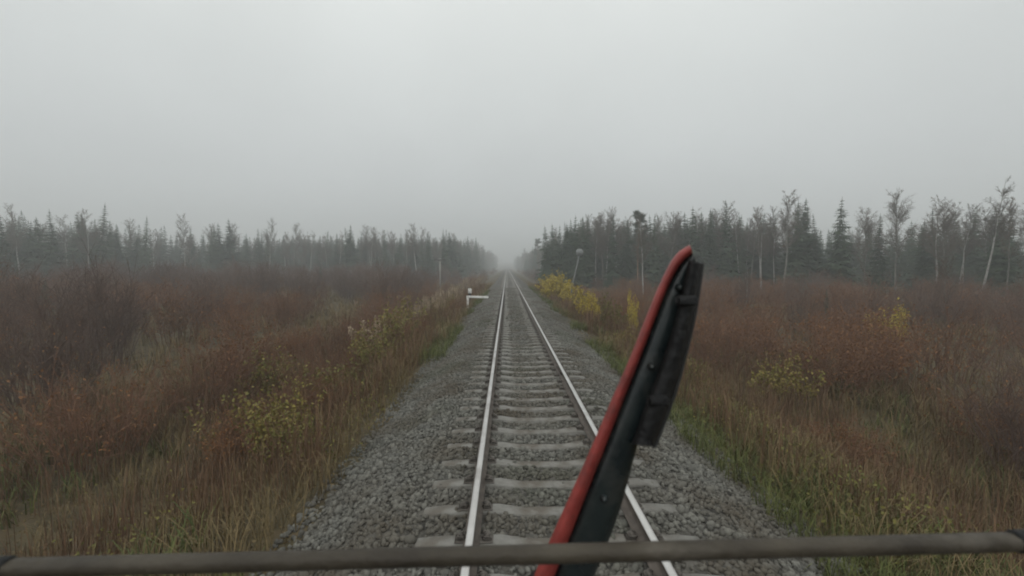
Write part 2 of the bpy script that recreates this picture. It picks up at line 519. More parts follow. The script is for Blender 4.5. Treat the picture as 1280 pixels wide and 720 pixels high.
for i in range(NS):
    y = S0 + i * SP
    o = link('concrete_sleeper', sl_me)
    o.location = (random.uniform(-.015, .015), y + random.uniform(-.012, .012), float(grade(y)) + random.uniform(-.006, .004))
    o.rotation_euler = (0, 0, random.uniform(-.008, .008))
    k = i - first_seen
    if k < 0:
        lb = 'grey concrete sleeper hidden close in front of the cab bar'
    elif k < 20:
        lb = f'{ORD[k]} grey concrete sleeper ahead of the cab bar, counting from the near end'
    elif i < 70:
        lb = 'weathered concrete sleeper in the middle stretch of the track, before the white barrier'
    else:
        lb = 'distant concrete sleeper on the far narrow stretch of the track'
    tag(o, lb, 'railway sleeper', 'concrete sleepers under the rails')
    if i < 70:
        for me in (clipL, clipR):
            link('rail_fastening', me, o)
mb = MB()
for i in range(NS, 640):
    sleeper_geo(mb, S0 + i * SP, float(grade(S0 + i * SP)))
o = mb.build('far_sleepers', M['concrete']); tag(o, 'line of tiny far sleepers where the track fades into haze', 'railway sleepers', kind='stuff')

# ------------------------------------------------------------------ rails
def rail(x0, label):
    prof = [(-.075, -.18), (-.075, -.168), (-.02, -.152), (-.009, -.14), (-.009, -.052), (-.036, -.036), (-.036, -.010), (-.028, -.001), (-.012, .0015), (.012, .0015), (.028, -.001), (.036, -.010), (.036, -.036), (.009, -.052), (.009, -.14), (.02, -.152), (.075, -.168), (.075, -.18)]
    ys = np.concatenate([np.arange(-6, 30, .5), np.arange(30, 430, 10), np.arange(430, 1000, 8)])
    mb = MB()
    wob = (noise2(ys, ys * 0, 9, 31 + x0) - .5) * .012
    P = np.array(prof); n = len(P); m = len(ys)
    V = np.zeros((m, n, 3))
    V[:, :, 0] = x0 + P[None, :, 0] + wob[:, None]
    V[:, :, 1] = ys[:, None]
    V[:, :, 2] = P[None, :, 1] + grade(ys)[:, None]
    qs, qt = [], []
    for i in range(m - 1):
        for k in range(n - 1):
            (qt if 6 <= k <= 10 else qs).append([i * n + k, i * n + k + 1, (i + 1) * n + k + 1, (i + 1) * n + k])
    mb.add(V.reshape(-1, 3), qs, mi=0)
    mb.Q.append((np.array(qt), 1))
    o = mb.build('rail', [M['rail_side'], M['rail_top']]); tag(o, label, 'rail', 'rails of the single track')
    for yj in (10.2, 35.2, 60.2, 85.2):
        f = MB()
        for s in (-1, 1):
            xx = x0 + s * .022
            box(f, (xx, yj, -.095), (.024, .82, .082), bev=.006)
            for k in (-.32, -.19, -.07, .07, .19, .32):
                tube(f, [[xx + s * .01, yj + k, -.095], [xx + s * .034, yj + k, -.095]], .017, 6)
        f.build('joint_bar', M['rail_side'], o)
    return o
rail(-.797, 'left steel rail, nearly straight ahead with its worn top shining')
rail(.797, 'right steel rail running off under the red edged wiper')

# ------------------------------------------------------------------ projection, for labels and placement
f_ = FPX
def project(p):
    q = camo.matrix_world.inverted() @ Vector(p)
    return 640 + f_ * q.x / -q.z, 360 - f_ * q.y / -q.z, -q.z
bpy.context.view_layer.update()
def wx(px, d):                    # world x of photo column px at distance d along the track
    return CX + (px - 633.7) / f_ * d
def wz(py, d):
    return CZ - (py - 333.4) / f_ * d

# ------------------------------------------------------------------ tree prototypes
def make_spruce(h, wdt, seed, name='spruce_tree'):
    rng = np.random.default_rng(seed)
    root = link(name)
    t = MB()
    zz = np.linspace(-.3, h, 8)
    tube(t, np.stack([rng.normal(0, .02, 8), rng.normal(0, .02, 8), zz], 1), np.linspace(.14 * h / 13, .012, 8), 7)
    part('trunk', t, M['spruce_bark'], root, True)
    c = MB()
    z = h * rng.uniform(.08, .2)
    while z < h - .15:
        t_ = z / h
        L = wdt * (1 - t_) ** .8 * rng.uniform(.8, 1.15) + .12
        nb = int(5 + 3 * (1 - t_))
        a0 = rng.uniform(0, 6.28)
        for k in range(nb):
            if rng.uniform() < .10: continue
            a = a0 + 6.283 * k / nb + rng.normal(0, .18)
            l = L * rng.uniform(.65, 1.15)
            d = np.array([math.cos(a), math.sin(a), 0]); s = np.array([-math.sin(a), math.cos(a), 0])
            p0 = np.array([0, 0, z + rng.normal(0, .06)])
            drop = rng.uniform(.12, .42) * (1 - t_ * .9)
            u = np.linspace(.12, 1, max(4, int(l * 5)))
            P = p0 + d * (l * u)[:, None] + np.array([0, 0, 1]) * (-drop * l * u ** 1.0 + .22 * drop * l * u ** 3)[:, None]
            prisms(c, P[:-1], P[1:], .028 * (1 - u[:-1]) + .012, .028 * (1 - u[1:]) + .008)
            # needle sprays hanging left and right along the branch
            for sg in (-1, 1):
                n = len(P)
                ln = l * (.50 * (1 - u) + .20) * rng.uniform(.6, 1.2, n)
                tip = P + (s * sg * .8 + d * .55) * ln[:, None] - np.array([0, 0, 1]) * (ln * rng.uniform(.25, .75, n))[:, None]
                wv = (d * .5)[None] * (ln * .46)[:, None] + np.array([0, 0, -.10]) * ln[:, None]
                V = np.stack([P, (P + tip) / 2 + wv, tip, (P + tip) / 2 - wv], 1)
                c.add(V.reshape(-1, 3), np.arange(n * 4).reshape(n, 4))
        z += rng.uniform(.20, .38)
    prisms(c, np.array([[0, 0, h - .6]]), np.array([[0, 0, h + .25]]), .05, .01)
    part('crown', c, M['spruce'], root)
    return root

def make_bare(h, seed, bark, name, spread=.26, leaf=None, dens=1.0, start=.38, thick=.011):
    rng = np.random.default_rng(seed)
    root = link(name)
    n = 10
    zz = np.linspace(-.3, h * .97, n)
    lean = rng.normal(0, .03, 2)
    cv = np.cumsum(rng.normal(0, .05, (n, 2)), 0) * h / 13
    tr = np.stack([lean[0] * zz + cv[:, 0], lean[1] * zz + cv[:, 1], zz], 1)
    t = MB(); tube(t, tr, np.linspace(.105 * h / 12, .012, n) , 7)
    part('trunk', t, M[bark], root, True)
    c = MB()
    def at(z):
        return np.array([np.interp(z, zz, tr[:, k]) for k in range(3)])
    nb = int(26 * dens)
    LP = []
    for i in range(nb):
        z = h * (start + (.96 - start) * rng.uniform(0, 1) ** .85)
        t_ = z / h
        l = h * spread * (1.15 - t_) * rng.uniform(.6, 1.2) + .25
        a = rng.uniform(0, 6.283)
        up = rng.uniform(.8, 1.7)
        d = unit(np.array([math.cos(a), math.sin(a), up]))
        u = np.linspace(0, 1, 5)
        P = at(z) + d * (l * u)[:, None] + np.array([0, 0, 1]) * (l * .25 * u ** 2)[:, None] + rng.normal(0, .03, (5, 3)) * u[:, None]
        rr = .026 * (1 - t_) + .014
        prisms(c, P[:-1], P[1:], rr * (1 - u[:-1]) + .007, rr * (1 - u[1:]) + .007)
        m = int(9 * l + 4)
        uu = rng.uniform(.15, 1, m)
        B = np.stack([np.interp(uu, u, P[:, k]) for k in range(3)], 1)
        dd = unit(d[None] * .8 + rng.normal(0, .55, (m, 3)) + np.array([0, 0, .25]))
        L2 = l * .38 * rng.uniform(.4, 1.1, m)
        T = B + dd * L2[:, None]
        prisms(c, B, T, thick, thick * .6)
        k2 = 5
        B2 = np.repeat(B, k2, 0) + np.repeat(T - B, k2, 0) * rng.uniform(.25, 1, (m * k2, 1))
        d2 = unit(np.repeat(dd, k2, 0) + rng.normal(0, .6, (m * k2, 3)))
        T2 = B2 + d2 * (np.repeat(L2, k2) * rng.uniform(.3, .8, m * k2))[:, None]
        prisms(c, B2, T2, thick * .7, thick * .4)
        LP.append(T2)
    part('crown', c, M['twig'], root)
    if leaf:
        LP = np.concatenate(LP)
        LP = LP[rng.uniform(0, 1, len(LP)) < leaf]
        lf = MB(); leaves(lf, LP, .05, rng)
        part('foliage', lf, M['willow_leaf'], root)
    return root

def make_pine(h, seed):
    rng = np.random.default_rng(seed)
    root = link('pine_tree')
    n = 9; zz = np.linspace(-.3, h, n)
    cv = np.cumsum(rng.normal(0, .05, (n, 2)), 0)
    tr = np.stack([cv[:, 0], cv[:, 1], zz], 1)
    t = MB(); tube(t, tr, np.linspace(.15, .03, n), 7)
    part('trunk', t, M['pine_bark'], root, True)
    c = MB()
    for i in range(26):
        z = h * rng.uniform(.6, 1.0); t_ = z / h
        l = h * .17 * (1.35 - t_) * rng.uniform(.5, 1.2)
        a = rng.uniform(0, 6.283)
        d = unit(np.array([math.cos(a), math.sin(a), rng.uniform(.1, .6)]))
        p0 = np.array([np.interp(z, zz, tr[:, k]) for k in range(3)])
        p1 = p0 + d * l
        prisms(c, p0[None], p1[None], .035, .015)
        m = 110
        C = p0 + (p1 - p0) * rng.uniform(.45, 1.1, (m, 1)) + rng.normal(0, .2, (m, 3)) * np.array([1, 1, .5])
        u = unit(rng.normal(size=(m, 3)) + np.array([0, 0, .5]))
        prisms(c, C, C + u * .28, .028, .008)
    part('crown', c, M['pine'], root)
    return root

SPR = [make_spruce(13.0, 2.7, 11), make_spruce(13.0, 2.2, 12), make_spruce(13.0, 3.1, 13), make_spruce(13.0, 1.9, 14)]
BIR = [make_bare(13.0, 21, 'birch_bark', 'birch_tree', .22, None, 1.3), make_bare(13.0, 22, 'birch_bark', 'birch_tree', .26, .05, 1.2), make_bare(13.0, 23, 'birch_bark', 'birch_tree', .18, None, 1.1, .45)]
ASP = [make_bare(13.0, 31, 'aspen_bark', 'aspen_tree', .24, None, 1.4, .34), make_bare(13.0, 32, 'aspen_bark', 'aspen_tree', .2, .10, 1.4, .42), make_bare(13.0, 33, 'aspen_bark', 'aspen_tree', .3, None, 1.1, .5)]
PIN = [make_pine(13.0, 41), make_pine(13.0, 42)]
KIND = {'spruce': SPR, 'birch': BIR, 'aspen': ASP, 'pine': PIN}
USED = set()

def zone(px, d, side):
    if side < 0:
        if d > 190: return 'lining the far track, left side'
        if px < 130: return 'at the clearing\'s near left end'
        if px < 300: return 'on the clearing\'s left edge'
        if px < 440: return 'behind the scrub clearing'
        if px < 490: return 'above the russet shrubs on the left'
        if px < 535: return 'just left of the telegraph pole'
        if px < 570: return 'behind the telegraph pole'
        return 'above the white barrier'
    if d > 130: return 'lining the far track, right side'
    if px < 705: return 'at the dark right stand\'s left end'
    if px < 740: return 'behind the leaning disc post'
    if px < 790: return 'behind the maroon shrubs on the right'
    if px < 850: return 'above the wiper tip'
    if px < 1000: return 'right of the wiper tip'
    return 'at the right stand\'s near end'

LOOK = {'spruce': ['dark green pointed spruce', 'dark spruce with a full skirt'], 'birch': ['bare white stemmed birch', 'slim pale birch'], 'aspen': ['leafless grey brown aspen', 'bare twiggy aspen'], 'pine': ['bare trunked pine with a tufted top', 'tufted pine']}
TREES = []
def put_tree(kind, x, y, h, label=None):
    arr = KIND[kind]
    src = arr[int(RNG.integers(len(arr)))]
    if src.name not in USED:
        o = src; USED.add(src.name)
    else:
        o = copy_tree(src)
    z = float(ground(x, y))
    o.location = (x, y, z)
    s = h / 13.0
    wv = s * RNG.uniform(.85, 1.2)
    o.scale = (wv, wv, s)
    o.rotation_euler = (R(RNG.normal(0, 2.6)), R(RNG.normal(0, 2.6)), RNG.uniform(0, 6.28))
    px, py, d = project((x, y, z))
    TREES.append((o, kind, x, y, h, px, d, label))
    return o

def label_trees():
    from collections import defaultdict
    by = defaultdict(list)
    for t in TREES:
        o, kind, x, y, h, px, d, label = t
        side = -1 if x < 0 else 1
        tag(o, label, kind, f'{kind} trees in the woods on the {"left" if side < 0 else "right"}')
        if label: continue
        by[(kind, side, zone(px, d, side))].append(t)
    for (kind, side, z), ts in by.items():
        ts.sort(key=lambda t: -t[4])
        n = len(ts)
        if n == 1:
            ts[0][0]["label"] = f'lone {LOOK[kind][0]} {z}'
            continue
        ts_d = sorted(ts, key=lambda t: t[6])
        done = set()
        def setl(t, s):
            if t[0].name in done: return
            done.add(t[0].name); t[0]["label"] = s
        setl(ts[0], f'tallest {LOOK[kind][0]} {z}')
        setl(ts[-1], f'shortest {LOOK[kind][0]} {z}')
        if n > 2: setl(ts_d[0], f'nearest {LOOK[kind][0]} {z}')
        left = sorted([t for t in ts if t[0].name not in done], key=lambda t: t[5])
        if left: setl(left[0], f'leftmost {LOOK[kind][0]} {z}')
        if len(left) > 1: setl(left[-1], f'rightmost {LOOK[kind][0]} {z}')
        md = ts_d[n // 2][6]
        for t in left[1:-1]:
            setl(t, f'{"one of the front" if t[6] < md else "one of the rear"} {LOOK[kind][1].split(" ", 1)[0]} {kind} trees {z}')

def pick(p):
    r = RNG.uniform(); a = 0
    for k, v in p.items():
        a += v
        if r < a: return k
    return k

# left stand across the clearing
for r_ in range(5):
    x = -17.0
    while x > -78:
        yy = 116 + r_ * 7 + RNG.normal(0, 2) - max(0, -x - 58) * .9
        k = pick({'spruce': .5 + .08 * r_, 'birch': .22, 'aspen': .26, 'pine': .02})
        h = RNG.normal(13.4, 1.2) * (.95 if k == 'spruce' else 1.0)
        if RNG.uniform() < .14: h *= .72
        put_tree(k, x + RNG.normal(0, .6), yy, h)
        x -= RNG.uniform(1.9, 3.2)
for r_ in range(3):
    y = 22.0
    while y < 100:
        k = pick({'spruce': .5, 'birch': .22, 'aspen': .26, 'pine': .02})
        put_tree(k, -78 - r_ * 6 + RNG.normal(0, 1.5), y + RNG.normal(0, .8), RNG.normal(12.2, 1.5))
        y += RNG.uniform(2.2, 3.6)
# left, along the track to the horizon
for r_ in range(2):
    y = 150.0 + r_ * 3
    while y < 720:
        k = pick({'spruce': .42, 'birch': .22, 'aspen': .34, 'pine': .02})
        put_tree(k, -17 - r_ * 5 + RNG.normal(0, 1.2), y, RNG.normal(14.5, 1.5) + min(4, (y - 150) / 100))
        y += RNG.uniform(2.6, 4.2) * (1 + y / 300)
# right stand, near
for r_ in range(5):
    x = 8.2 + r_ * .6
    while x < 46:
        yy = 74 + r_ * 5 + RNG.normal(0, 1.5) - max(0, x - 24) * .75
        p = {'spruce': .36, 'birch': .34, 'aspen': .30} if r_ < 2 else {'spruce': .70, 'birch': .12, 'aspen': .18}
        k = pick(p)
        if x < 12.5: k = 'spruce' if RNG.uniform() < .8 else k
        h = np.clip(RNG.normal(11.5 + 1.4 * min(1, max(0, (x - 9) / 4)), .75), 9.8, 14.0) * (1.0 if k != 'spruce' else .98)
        h *= 1.0 + .02 * min(1, x / 18)
        put_tree(k, x + RNG.normal(0, .4), yy, h)
        x += RNG.uniform(1.05, 2.0)
for r_ in range(3):
    y = 10.0
    while y < 56:
        k = pick({'spruce': .4, 'birch': .3, 'aspen': .3})
        put_tree(k, 47 + r_ * 5 + RNG.normal(0, 1.2), y + RNG.normal(0, .6), RNG.normal(10.8, 1.2))
        y += RNG.uniform(2.0, 3.2)
# right, along the track to the horizon
for r_ in range(2):
    y = 112.0 + r_ * 3
    while y < 720:
        k = pick({'spruce': .5, 'birch': .2, 'aspen': .28, 'pine': .02})
        put_tree(k, 13.5 + r_ * 5 + RNG.normal(0, 1.2), y, RNG.normal(12.2, 1.4) + min(4, (y - 110) / 100))
        y += RNG.uniform(2.8, 4.4) * (1 + y / 300)
# individuals the photograph singles out
put_tree('pine', wx(798, 68), 68, 12.9, 'dark tufted pine standing above its neighbours near the wiper tip')
put_tree('birch', wx(523, 108), 108, 14.6, 'tall pale birch standing alone in front of the hazy left stand')
put_tree('birch', wx(806, 50), 50, 10.2, 'slim white birch close before the right stand beside the wiper')
for (px, d, h, k, lb) in [(60, 34, 3.2, 'spruce', 'young spruce standing in the scrub at the far left'), (205, 52, 4.6, 'birch', 'young birch standing in the left scrub'), (300, 44, 2.6, 'spruce', 'small young spruce amid the left scrub'), (402, 74, 4.2, 'spruce', 'young spruce well in front of the hazy left stand'),
        (935, 38, 4.4, 'birch', 'young birch in the scrub right of the wiper'), (1040, 30, 2.6, 'spruce', 'small young spruce in the right scrub'), (1190, 26, 4.8, 'aspen', 'young bare aspen at the far right scrub'), (1110, 38, 3.4, 'spruce', 'young spruce before the right stand, far right')]:
    put_tree(k, wx(px, d), d, h, lb)
label_trees()

# the wood behind the rows one can tell apart: one mass on each side
def mass(name, label, spots, seed):
    rng = np.random.default_rng(seed)
    mbs = [MB(), MB()]
    src = []
    for s in SPR[:2]:
        me = KIDS[s.name][1].data; src.append((me, 0))
    for s in ASP[:2]:
        me = KIDS[s.name][1].data; src.append((me, 1))
    cache = []
    for me, k in src:
        V = np.zeros(len(me.vertices) * 3); me.vertices.foreach_get('co', V)
        L = np.zeros(len(me.loops), int); me.loops.foreach_get('vertex_index', L)
        cache.append((V.reshape(-1, 3), L.reshape(-1, 4), k))
    out = MB()
    for (x, y, h) in spots:
        V, Q, k = cache[int(rng.integers(len(cache)))] if rng.uniform() < .35 else cache[int(rng.integers(2))]
        a = rng.uniform(0, 6.28); s = h / 13
        Rz = np.array([[math.cos(a), -math.sin(a), 0], [math.sin(a), math.cos(a), 0], [0, 0, 1]])
        out.add((V @ Rz.T) * s + np.array([x, y, float(ground(x, y))]), Q, mi=k)
    o = out.build(name, [M['spruce'], M['twig']])
    tag(o, label, 'wood', kind='stuff')
sp = [(RNG.uniform(-95, -18), RNG.uniform(150, 185), RNG.normal(13.6, 1.0)) for _ in range(260)]
sp += [(-26 - RNG.exponential(6), 185 + 560 * RNG.uniform() ** 1.4, RNG.normal(16.5, 1.6)) for _ in range(90)]
sp += [(RNG.uniform(-130, -95), RNG.uniform(20, 150), RNG.normal(13, 1.2)) for _ in range(200)]
mass('far_wood', 'far hazy wood massed behind the left stand', sp, 51)
sp = [(RNG.uniform(14, 62), RNG.uniform(97, 120), RNG.normal(13.2, 1)) for _ in range(190)]
sp += [(23 + RNG.exponential(6), 120 + 620 * RNG.uniform() ** 1.4, RNG.normal(15, 1.6)) for _ in range(90)]
sp += [(RNG.uniform(61, 85), RNG.uniform(5, 110), RNG.normal(11, 1)) for _ in range(150)]
mass('far_wood', 'far hazy wood massed behind the right stand', sp, 52)

# ------------------------------------------------------------------ shrubs
def make_shrub(name, h, wdt, seed, stem, leafm=None, nstem=46, nleaf=0, leafsize=.035, fork=9, thick=.008):
    """many thin forked stems fanning from the ground, with the leaves still on them"""
    rng = np.random.default_rng(seed)
    root = link(name)
    s = MB(); tips = []
    for i in range(nstem):
        a = rng.uniform(0, 6.283); rr = rng.uniform(0, 1) ** .6
        b0 = np.array([math.cos(a), math.sin(a), 0]) * rr * wdt * .32
        l = h * rng.uniform(.55, 1.05) * (1 - .25 * rr)
        out = np.array([math.cos(a + rng.normal(0, .5)), math.sin(a + rng.normal(0, .5)), 0]) * rr * wdt * .42 * rng.uniform(.4, 1.2)
        u = np.linspace(0, 1, 5)
        P = b0 + out * (u ** 1.3)[:, None] + np.array([0, 0, 1]) * (l * u)[:, None] + rng.normal(0, .03 * h / 2, (5, 3)) * u[:, None]
        P[0, 2] = -.15
        prisms(s, P[:-1], P[1:], thick * (1.5 - u[:-1]), thick * (1.5 - u[1:]))
        m = fork
        uu = rng.uniform(.25, .98, m)
        B = np.stack([np.interp(uu, u, P[:, k]) for k in range(3)], 1)
        dd = unit(rng.normal(0, .45, (m, 3)) + np.array([0, 0, .9]) + out * .3)
        L2 = l * rng.uniform(.14, .36, m)
        T = B + dd * L2[:, None]
        prisms(s, B, T, thick * .65, thick * .35)
        k2 = 4
        B2 = np.repeat(B, k2, 0) + np.repeat(T - B, k2, 0) * rng.uniform(.2, 1, (m * k2, 1))
        T2 = B2 + unit(np.repeat(dd, k2, 0) + rng.normal(0, .5, (m * k2, 3))) * (np.repeat(L2, k2) * rng.uniform(.25, .7, m * k2))[:, None]
        prisms(s, B2, T2, thick * .45, thick * .28)
        tips.append(B2); tips.append(T2)
    part('stems', s, M[stem], root)
    if leafm:
        C = np.concatenate(tips)
        C = C[rng.integers(0, len(C), nleaf)] + rng.normal(0, .05, (nleaf, 3))
        C = C[C[:, 2] > .12]
        lf = MB(); leaves(lf, C, leafsize, rng)
        part('foliage', lf, M[leafm], root)
    return root
WIL = [make_shrub('willow_shrub', 2.2, 2.6, 60 + i, 'willow', 'willow_leaf', 52, n, .032) for i, n in enumerate((1300, 600, 2400, 350))]
SAP = [make_shrub('sapling_thicket', 4.2, 3.0, 70 + i, 'sapling', 'willow_leaf', 40, n, .035, 11, .011) for i, n in enumerate((120, 40, 260))]
YEL = [make_shrub('yellow_shrub', 2.2, 2.2, 80 + i, 'willow', 'yellow_leaf', 30, n, .07, 8) for i, n in enumerate((4600, 2400))]
OLI = [make_shrub('olive_shrub', 1.6, 1.8, 90 + i, 'willow', 'olive_leaf', 26, n, .05, 8) for i, n in enumerate((1700, 900))]

SHR = []
def put(src_list, x, y, s, label=None, sz=None):
    src = src_list[int(RNG.integers(len(src_list)))]
    if src.name not in USED:
        o = src; USED.add(src.name)
    else:
        o = copy_tree(src)
    z = float(ground(x, y))
    o.location = (x, y, z)
    o.scale = (s, s, sz or s)
    o.rotation_euler = (0, 0, RNG.uniform(0, 6.28))
    px, py, d = project((x, y, z + 1))
    SHR.append((o, x, y, s, px, py, d, label))
    return o
for _ in range(2500):
    if len(SHR) >= 250: break
    y = 9 + 108 * RNG.uniform() ** 1.25; x = -RNG.uniform(5.0, 66)
    if any((x - q[1]) ** 2 + (y - q[2]) ** 2 < (1.35 + y / 75) ** 2 for q in SHR): continue
    px, py, d = project((x, y, 0))
    if px < -60: continue
    e = -x
    if 505 < px < 612 and y < 48 and e < 8.5: continue
    if e > 10 and (y > 42 and RNG.uniform() < .75 or RNG.uniform() < .25):
        put(SAP, x, y, RNG.uniform(.75, 1.15))
    else:
        hh = np.interp(e, [5, 7, 12, 30], [1.1, 1.8, 2.5, 2.8]) * RNG.uniform(.8, 1.15)
        put(WIL, x, y, hh / 2.2, None)
nl = len(SHR)
for _ in range(900):
    if len(SHR) >= nl + 120: break
    y = 8 + 70 * RNG.uniform() ** 1.2; x = RNG.uniform(5.4, 48)
    if y > 76 - max(0, x - 24) * .75: continue
    if any((x - q[1]) ** 2 + (y - q[2]) ** 2 < (1.4 + y / 60) ** 2 for q in SHR): continue
    px, py, d = project((x, y, 0))
    if px > 1340: continue
    e = x
    if e > 9 and RNG.uniform() < .3:
        put(SAP, x, y, RNG.uniform(.6, .95))
    else:
        hh = np.interp(e, [5, 7, 12, 30], [1.0, 1.9, 2.4, 2.7]) * RNG.uniform(.8, 1.15)
        put(WIL, x, y, hh / 2.2)
# scrub at the foot of the far rows
for s_ in (-1, 1):
    y = 84.0 if s_ > 0 else 120.0
    while y < 330:
        put(WIL if RNG.uniform() < .5 else SAP, s_ * RNG.uniform(7.0, 12.5), y, RNG.uniform(.6, .95))
        y += RNG.uniform(3, 6) * (1 + y / 250)
from collections import defaultdict
def label_shrubs():
    by = defaultdict(list)
    for t in SHR:
        o, x, y, s, px, py, d, label = t
        kind = 'thicket' if o.name.startswith('sapling') else 'shrub'
        if x < 0:
            zn = ('beside the far track on the left' if d > 117 else 'at the left end of the clearing' if px < 200 else 'in the middle of the left clearing' if px < 440 else 'left of the telegraph pole' if px < 530 else 'around the telegraph pole' if px < 575 else 'on the bank behind the white barrier')
            grp = 'scrub in the clearing on the left'
        else:
            zn = ('beside the far track on the right' if d > 80 else 'on the bank near the yellow shrubs' if px < 720 else 'between the leaning post and the wiper' if px < 800 else 'behind the wiper' if px < 880 else 'to the right of the wiper' if px < 1060 else 'at the far right side')
            grp = 'scrub below the stand on the right'
        dz = 'near' if d < 22 else 'midway' if d < 55 else 'far'
        tag(o, label, kind, grp)
        if not label: by[(kind, dz, zn)].append(t)
    for (kind, dz, zn), ts in by.items():
        nm = 'russet shrub' if kind == 'shrub' else 'tall sapling thicket'
        ts.sort(key=lambda t: t[4])
        if len(ts) == 1: ts[0][0]["label"] = f'single {dz} {nm} {zn}'; continue
        for i, t in enumerate(ts):
            if i == 0: q = 'leftmost'
            elif i == len(ts) - 1: q = 'rightmost'
            elif i <= 9: q = ORD[i] + ' from left'
            else: q = 'further right'
            t[0]["label"] = f'{q} {dz} {nm} {zn}'
# leafy yellow and olive shrubs the photograph singles out
put(YEL[:1], wx(699, 42), 42, 1.25, 'bright yellow leafed shrub, brightest on the right bank', 1.12)
put(YEL[1:], wx(686, 52), 52, 1.0, 'yellow shrub just behind the brightest one on the right bank', 1.0)
put(YEL[1:], wx(719, 34), 34, .95, 'yellow shrub below the leaning disc post', .95)
put(YEL[1:], wx(737, 25), 25, .6, 'yellow green shrub lowest of the yellow row on the right bank', .75)
put(OLI[:1], wx(729, 29), 29, 1.0, 'olive and yellow shrub in front of the leaning disc post', 1.0)
put(OLI[1:], wx(765, 20), 20, .75, 'small yellow green shrub low on the right bank near the wiper', 1.25)
put(YEL[1:], wx(791, 25), 25, .30, 'small yellow sprig beside the top of the wiper', 1.08)
put(OLI[:1], wx(500, 22), 22, 1.15, 'olive yellow shrub on the left bank before the russet scrub', 1.45)
put(OLI[1:], wx(480, 16), 16, 1.0, 'greenish shrub low on the left bank, nearest of its kind', 1.25)
put(OLI[1:], wx(545, 27), 27, .9, 'ochre leafed shrub left of the white barrier', 1.0)
put(OLI[:1], wx(330, 14), 14, .9, 'olive shrub alone among the weeds left of the track', 1.0)
put(OLI[:1], wx(985, 13), 13, .9, 'olive shrub among the weeds right of the wiper', 1.0)
put(YEL[1:], wx(1120, 22), 22, .8, 'yellow leafed shrub at the far right side', .9)
bank = [(-4.2, 7.2, .55), (-5.0, 8.6, .7), (-4.5, 10.5, .62), (-5.6, 11.8, .8), (-4.6, 13.6, .7), (-5.5, 15.4, .9), (-4.4, 17.4, .6), (-5.2, 20.5, .9), (-4.6, 24.0, .7), (-6.4, 9.8, .9), (-4.7, 31.0, .75),
        (4.6, 12.0, .6), (4.2, 16.5, .55), (5.0, 22.0, .7), (4.3, 26.0, .6), (4.4, 36.0, .7)]
LB = ['nearest low weedy shrub by the left ballast edge', 'second olive shrub up the left bank', 'low olive shrub at the ballast edge, third up the left bank', 'bushy olive shrub set back, fourth up the left bank', 'olive shrub fifth up the left bank', 'larger olive shrub sixth up the left bank', 'small olive shrub where the left ballast widens', 'broad olive shrub before the pale reeds', 'ragged olive shrub close before the white barrier', 'olive shrub deep in the weeds at the lower left', 'olive shrub in the grass beside the white barrier',
      'low olive shrub beside the wiper blade, right bank', 'low green shrub at the right ballast edge', 'olive shrub between wiper and yellow shrubs', 'small olive shrub at the right ballast edge before the yellow ones', 'ochre green shrub at the foot of the brightest yellow one']
for (x, y, s_), lb in zip(bank, LB):
    put(OLI, x, y, s_, lb, s_ * RNG.uniform(.95, 1.25))
for i in range(18):
    y = 8.5 + 1.25 * i; x = -RNG.uniform(4.1, 5.9)
    put(WIL, x, y, RNG.uniform(.36, .56))
for i in range(8):
    put(WIL, RNG.uniform(4.2, 5.6), 14 + 3.2 * i, RNG.uniform(.34, .5))
label_shrubs()
for t in SHR:
    if t[0].name.startswith(('yellow', 'olive')):
        t[0]["group"] = 'leafy shrubs on the banks'; t[0]["category"] = 'shrub'

# ------------------------------------------------------------------ grass, weeds, reeds (stuff)
def scatter(n, y0, y1, x0, x1, pw, rng, clump=None):
    y = y0 + (y1 - y0) * rng.uniform(0, 1, n) ** pw
    x = rng.uniform(x0, x1, n)
    return x, y
def field(name, label, matname, n, y1, xin, xout, h, wd, lean, per, seed, pw=1.6, thr=.42, ns=1.6, cat='grass'):
    rng = np.random.default_rng(seed)
    B = []; W = []
    for side in (-1, 1):
        x = side * rng.uniform(xin, xout, n); y = -1 + (y1 + 1) * rng.uniform(0, 1, n) ** pw
        k = noise2(x, y, ns, seed) > thr + .25 * np.clip((xin + .4 - np.abs(x)) / .6, 0, 1)
        x, y = x[k], y[k]
        xx = np.repeat(x, per) + rng.normal(0, .07, len(x) * per); yy = np.repeat(y, per) + rng.normal(0, .07, len(x) * per)
        z = np.maximum(ground(xx, yy), np.where(np.abs(xx) < 3.3, bed(xx, yy), -99)) - .02
        B.append(np.stack([xx, yy, z], 1))
    B = np.concatenate(B)
    w_ = wd * (1 + np.clip(B[:, 1], 0, 60) / 22)
    mb = MB(); blades(mb, B, h * (.7 + .6 * noise2(B[:, 0], B[:, 1], 2.3, seed + 9)), w_, lean, rng)
    o = mb.build(name, M[matname]); tag(o, label, cat, kind='stuff')
    return o
field('green_grass', 'green grass along the ragged edges of the ballast', 'grass', 5200, 60, 2.5, 5.6, .30, .0035, .55, 9, 101, thr=.45)
field('dry_grass', 'straw coloured dry grass covering both banks', 'dry', 8500, 75, 2.9, 14, .55, .0035, .45, 9, 102, thr=.22)
field('dry_grass', 'sparse dry grass in the clearings beyond the banks', 'dry', 15000, 118, 10, 75, .75, .007, .4, 8, 105, pw=1.0, thr=.12)
field('dead_weeds', 'dark brown dead weed stems mixed through the banks', 'weed', 7000, 60, 3.2, 13, .95, .004, .18, 6, 103, thr=.38, cat='weeds')
field('weed_stalks', 'low green weeds scattered on the lower banks', 'grass', 3000, 45, 3.6, 12, .45, .008, .5, 6, 104, thr=.5, cat='weeds')

